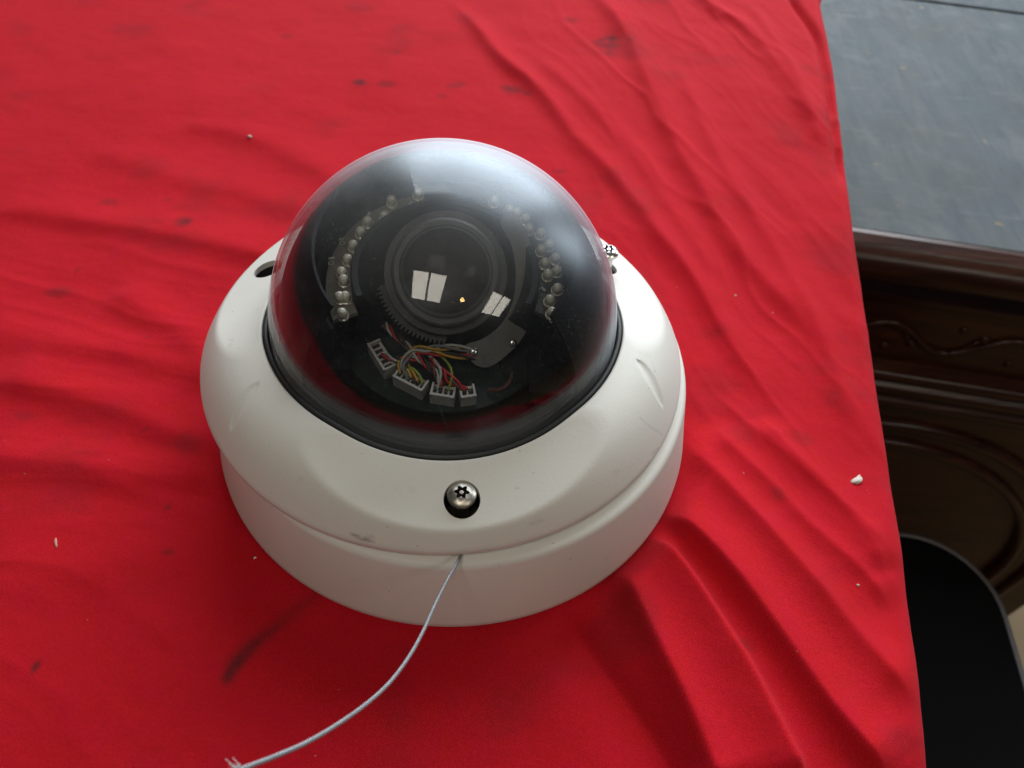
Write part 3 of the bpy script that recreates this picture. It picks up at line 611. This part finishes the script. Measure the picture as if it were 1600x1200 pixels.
q = MB(); tip = P[-60]; td = (P[-1]-P[-60]).normalized()
for k in range(46):
    st_ = P[-1-random.randint(4, 75)]; dv = Vector((random.uniform(-1, 1), random.uniform(-1, 1), random.uniform(-1, 1)))*.9 + td*random.uniform(-.2, 1.2)
    L = random.uniform(.8, 2.4); q.tube([st_, st_+dv*L*.5+Vector((0, 0, .15)), st_+dv*L], .045, 4)
q.build('frayed_end', M['fibre'], lan, sharp=None)

# ------------------------------------------------------------------ crumbs on the cloth
def gz(x, y): return float(cloth_height(np.array([float(x)]), np.array([float(y)]))[0])
def crumb(name, x, y, sx, sy, h, ang, mat, label, cat, pinch=0.):
    bm = bmesh.new(); bmesh.ops.create_icosphere(bm, subdivisions=3, radius=1)
    for v in bm.verts:
        f = 1+.28*math.sin(3.1*v.co.x+2*v.co.y+sx)+.15*math.sin(7*v.co.y+5*v.co.z+x); v.co *= f
        k = 1-pinch*(v.co.x*.5+.5); v.co = Vector((v.co.x*sx, v.co.y*sy*k, v.co.z*h*k))
    me = bpy.data.meshes.new(name); T_ = Matrix.Translation(Vector((x, y, gz(x, y)+h*.55))*MM) @ Matrix.Rotation(ang, 4, 'Z') @ Matrix.Scale(MM, 4)
    bm.transform(T_); bm.to_mesh(me); bm.free(); tag(link(name, me, M[mat]), label, cat)
crumb('foam_crumb', 136.8, -14.8, 2.5, 1.7, .7, .9, 'crumb', 'white ragged crumb near the right edge of the red cloth', 'crumb', .55)
crumb('paper_speck', -115.1, 147.3, 1.1, .9, .5, .3, 'crumb', 'small pale speck on the cloth, upper left of the camera', 'crumb')
crumb('lint_thread', -111.4, -63.3, 1.9, .55, .3, -.9, 'thread', 'pale pink tapering lint scrap at the left edge of the cloth', 'lint', .6)
crumb('dust_speck', 106.2, 71.3, .5, .35, .25, .3, 'crumb', 'tiny white speck on a fold right of the loose screw', 'crumb')
crumb('dust_speck', -52.9, -61.8, .45, .35, .25, .8, 'crumb', 'tiny pale speck on the cloth just left of the white base', 'crumb')
crumb('dust_speck', 127.7, -54.1, .4, .35, .25, .8, 'crumb', 'tiny pale speck below the white ragged crumb on the cloth', 'crumb')

# ------------------------------------------------------------------ carved desk beyond the table
DA = Vector((303, 389, -200)); da = math.radians(-5.2); De = Vector((math.cos(da), math.sin(da), 0)); Dn = Vector((De.y, -De.x, 0))
def DF(p): return DA + De*p[0] + Dn*p[1] + Vector((0, 0, 1))*p[2]      # along, towards viewer, height from the desk top
desk = empty('carved_desk', DF((200, -240, -750))); tag(desk, 'dark carved wooden desk with worn top in painted blue grey sheen beyond the table', 'desk')
def sweep_x(name, prof2, x0, x1, mat, parent, sharp=25, nx=2):
    k = len(prof2); V = []; 
    for i in range(nx):
        x = x0+(x1-x0)*i/(nx-1); V += [DF((x, y, z)) for y, z in prof2]
    F = [(i*k+j, (i+1)*k+j, (i+1)*k+(j+1) % k, i*k+(j+1) % k) for i in range(nx-1) for j in range(k)] + [tuple(range(k))[::-1], tuple((nx-1)*k+j for j in range(k))]
    return mesh(name, V, F, M[mat], parent, True, None, None, sharp)
XL, XR = -88, 512
sweep_x('desk_top', [(-1.5, -1), (-1, 0), (-492, 0), (-492, -20), (-1.5, -20)], XL, XR, 'desktop', desk)
def rnd(c, r, a0, a1, n=8): return [(c[0]+r*math.cos(math.radians(a0+(a1-a0)*i/n)), c[1]+r*math.sin(math.radians(a0+(a1-a0)*i/n))) for i in range(n+1)]
lipm = sweep_x('top_moulding', [(-1, -.5)] + [(6, .4), (16, -3)] + rnd((14, -21), 17, 78, -70) + [(12, -43), (4, -49), (-6, -52), (-6, -.5)], XL, XR, 'wood', desk, 20)
sweep_x('back_ledge', [(-492.5, -20), (-492.5, 1.5), (-494, 2.5), (-560, 2.5), (-560, -20)], XL, XR, 'desktop', desk)
sweep_x('frieze', [(-14, -50), (-6, -70), (-4, -74), (-4, -80), (-10, -84), (-10, -164), (-4, -166), (-30, -170), (-30, -50)], XL, XR, 'wood', desk, 20)
sweep_x('lower_moulding', [(-30, -166), (-2, -166)] + rnd((1, -174), 7, 85, -60) + [(3, -184)] + rnd((3, -192), 6, 60, -80) + [(-3, -203), (-3, -210)] + rnd((-3, -219), 6, 60, -75) + [(-9, -228), (-30, -228)], XL, XR, 'wood', desk, 20)
# apron with an arched opening, two bead mouldings along the arch
AC = (177, -550.)
def arch_pts(r, a0=0, a1=180, n=60): return [(AC[0]+r*math.cos(math.radians(a0+(a1-a0)*i/n)), AC[1]+r*math.sin(math.radians(a0+(a1-a0)*i/n))) for i in range(n+1)]
q = MB(); ap = arch_pts(228, 0, 180); L = []; 
ZB = -745
outer = [(XR, ZB), (XR, -228.), (XL, -228.), (XL, ZB)]
# polygon strip between arch and outer frame
def edge_pt(t):   # radial projection to the outer frame
    dx, dz = math.cos(t), math.sin(t); best = 1e9
    for lim, comp, base_ in ((XR, dx, AC[0]), (XL, dx, AC[0])):
        if comp*(lim-base_) > 1e-6: best = min(best, (lim-base_)/comp)
    if dz > 1e-6: best = min(best, (-228-AC[1])/dz)
    return (AC[0]+dx*best, AC[1]+dz*best)
n = 90; V = []; F = []
for i in range(n+1):
    t = math.pi*i/n; x0, z0 = AC[0]+240*math.cos(t), AC[1]+240*math.sin(t); x1, z1 = edge_pt(t)
    x0 = max(x0, XL+2)
    for yy_ in (-14, -40): V += [DF((x0, yy_, z0)), DF((x1, yy_, z1))]
for i in range(n):
    a = i*4; b2 = a+4; F += [(a, b2, b2+1, a+1), (a+2, a+3, b2+3, b2+2), (a, a+2, b2+2, b2)]
q.add(V, F)
q.box(DF(((417+XR)/2, -27, (AC[1]+ZB)/2)), De*((XR-417)/2), Dn*13, Vector((0, 0, (AC[1]-ZB)/2)))
q.build('apron', M['wood'], desk, sharp=30)
for rr, pr_ in ((282, 8), (248, 7)):
    q = MB(); q.tube([DF((max(x, XL+8), -13, z)) for x, z in [(AC[0]+rr, ZB+4)]+arch_pts(rr, 0, 150)], pr_, 10); q.build('arch_bead', M['wood'], desk, sharp=None)
q = MB(); q.box(DF(((XL+XR)/2, -27, -385)), De*((XR-XL)/2-1), Dn*8, Vector((0, 0, 360))); q.build('back_panel', M['wood'], desk, smooth=False)
q = MB(); q.box(DF((XR-10, -252, -385)), De*9.5, Dn*209, Vector((0, 0, 360))); q.build('side_panel', M['wood'], desk, smooth=False)
# carved scrolling vine with buds, in relief
def vine(x): return -126 + 15.5*math.cos((x-86)/(62.0/2)*math.pi/2)*1.0
pts = [(x, vine(x)) for x in range(-70, 500, 4)]
q = MB(); q.tube([DF((x, -8.4, z)) for x, z in pts], 3.5, 10); q.build('carved_vine', M['wood'], desk, sharp=None)
for k in range(9):
    x0 = -38+62*k+0.; sgn = 1 if k % 2 else -1
    q = MB(); br = [(x0+t*26, -126+sgn*(vine(x0)*0+ -16+ t*t*24)) for t in [i/8 for i in range(9)]]
    q.tube([DF((x, -8.6, z)) for x, z in br], lambda t: 3.0-1.4*t, 8)
    bm_ = MB(); c0 = br[-1]
    q.build('carved_tendril', M['wood'], desk, sharp=None)
    for (dx, dz, r) in ((4, 2*sgn, 4.8), (-20, 10*sgn, 4.2)):
        q = MB(); q.lathe([(max(.01, r*math.cos(math.radians(a))), r*.7*math.sin(math.radians(a))) for a in range(0, 91, 15)], 14, DF((c0[0]+dx, -10, c0[1]+dz)), De, Vector((0, 0, 1)), Dn); q.build('carved_bud', M['wood'], desk, sharp=None)
q = MB(); bm = bmesh.new()
crumb_z = DF((26, 8, -42))
q.lathe([(.01, 3), (3, 2.5), (5.5, 0), (4, -2), (.01, -3)], 9, crumb_z, De*1.7, Vector((0, 0, .9)), Dn*.8); q.build('paint_chip', M['foam'], desk)
# ------------------------------------------------------------------ black seat in front of the desk
seat = empty('black_chair', (440, 160, -950)); tag(seat, 'black chair seat with rounded corner and thin grey lit edge, before the desk', 'chair')
def rrect(x0, x1, y0, y1, r, taper=0, n=10):
    out = []
    for cx, cy, a0 in ((x1-r, y1-r, 0), (x0+r, y1-r, 90), (x0+r, y0+r, 180), (x1-r, y0+r, 270)):
        for i in range(n+1):
            t = math.radians(a0+90*i/n); x, y = cx+r*math.cos(t), cy+r*math.sin(t); k = 1-taper*(y1-y)/(y1-y0); xm = (x0+x1)/2
            out.append((xm+(x-xm)*k, y))
    return out
sp_ = rrect(212, 534, -130, 256, 84, .14); q = MB(); k = len(sp_); cxs, cys = 373, 70
V = []; F = []; lay = [(-540, .97), (-535, 1), (-497, 1), (-490, .985), (-486, .93), (-483, .75), (-482, .4)]
for z, f in lay: V += [(cxs+(x-cxs)*f, cys+(y-cys)*f, z) for x, y in sp_]
for j in range(len(lay)-1): F += [(j*k+i, j*k+(i+1) % k, (j+1)*k+(i+1) % k, (j+1)*k+i) for i in range(k)]
F += [tuple(range(k))[::-1], tuple((len(lay)-1)*k+i for i in range(k))]
q.add(V, F); q.build('seat', M['seat'], seat, sharp=50)
q = MB(); ring = [(cxs+(x-cxs)*1.0, cys+(y-cys)*1.0, -492) for x, y in sp_]; q.tube(ring+ring[:2], 3.2, 8, cap=False); q.build('seat_edge', M['lit_edge'], seat, sharp=None)  # grey tube stands in for light catching the seat edge
for x, y in ((255, 210), (490, 210), (270, -90), (475, -90)):
    q = MB(); q.tube([(x, y, -540), (x, y, -700), (x, y, -949)], 12, 12); q.build('leg', M['leg'], seat, sharp=40)
# ------------------------------------------------------------------ floor
fl = mesh('floor', [(-3000, -3000, -950), (4000, -3000, -950), (4000, 4000, -950), (-3000, 4000, -950)], [(0, 1, 2, 3)], M['floor'], None, False); fl['kind'] = 'structure'
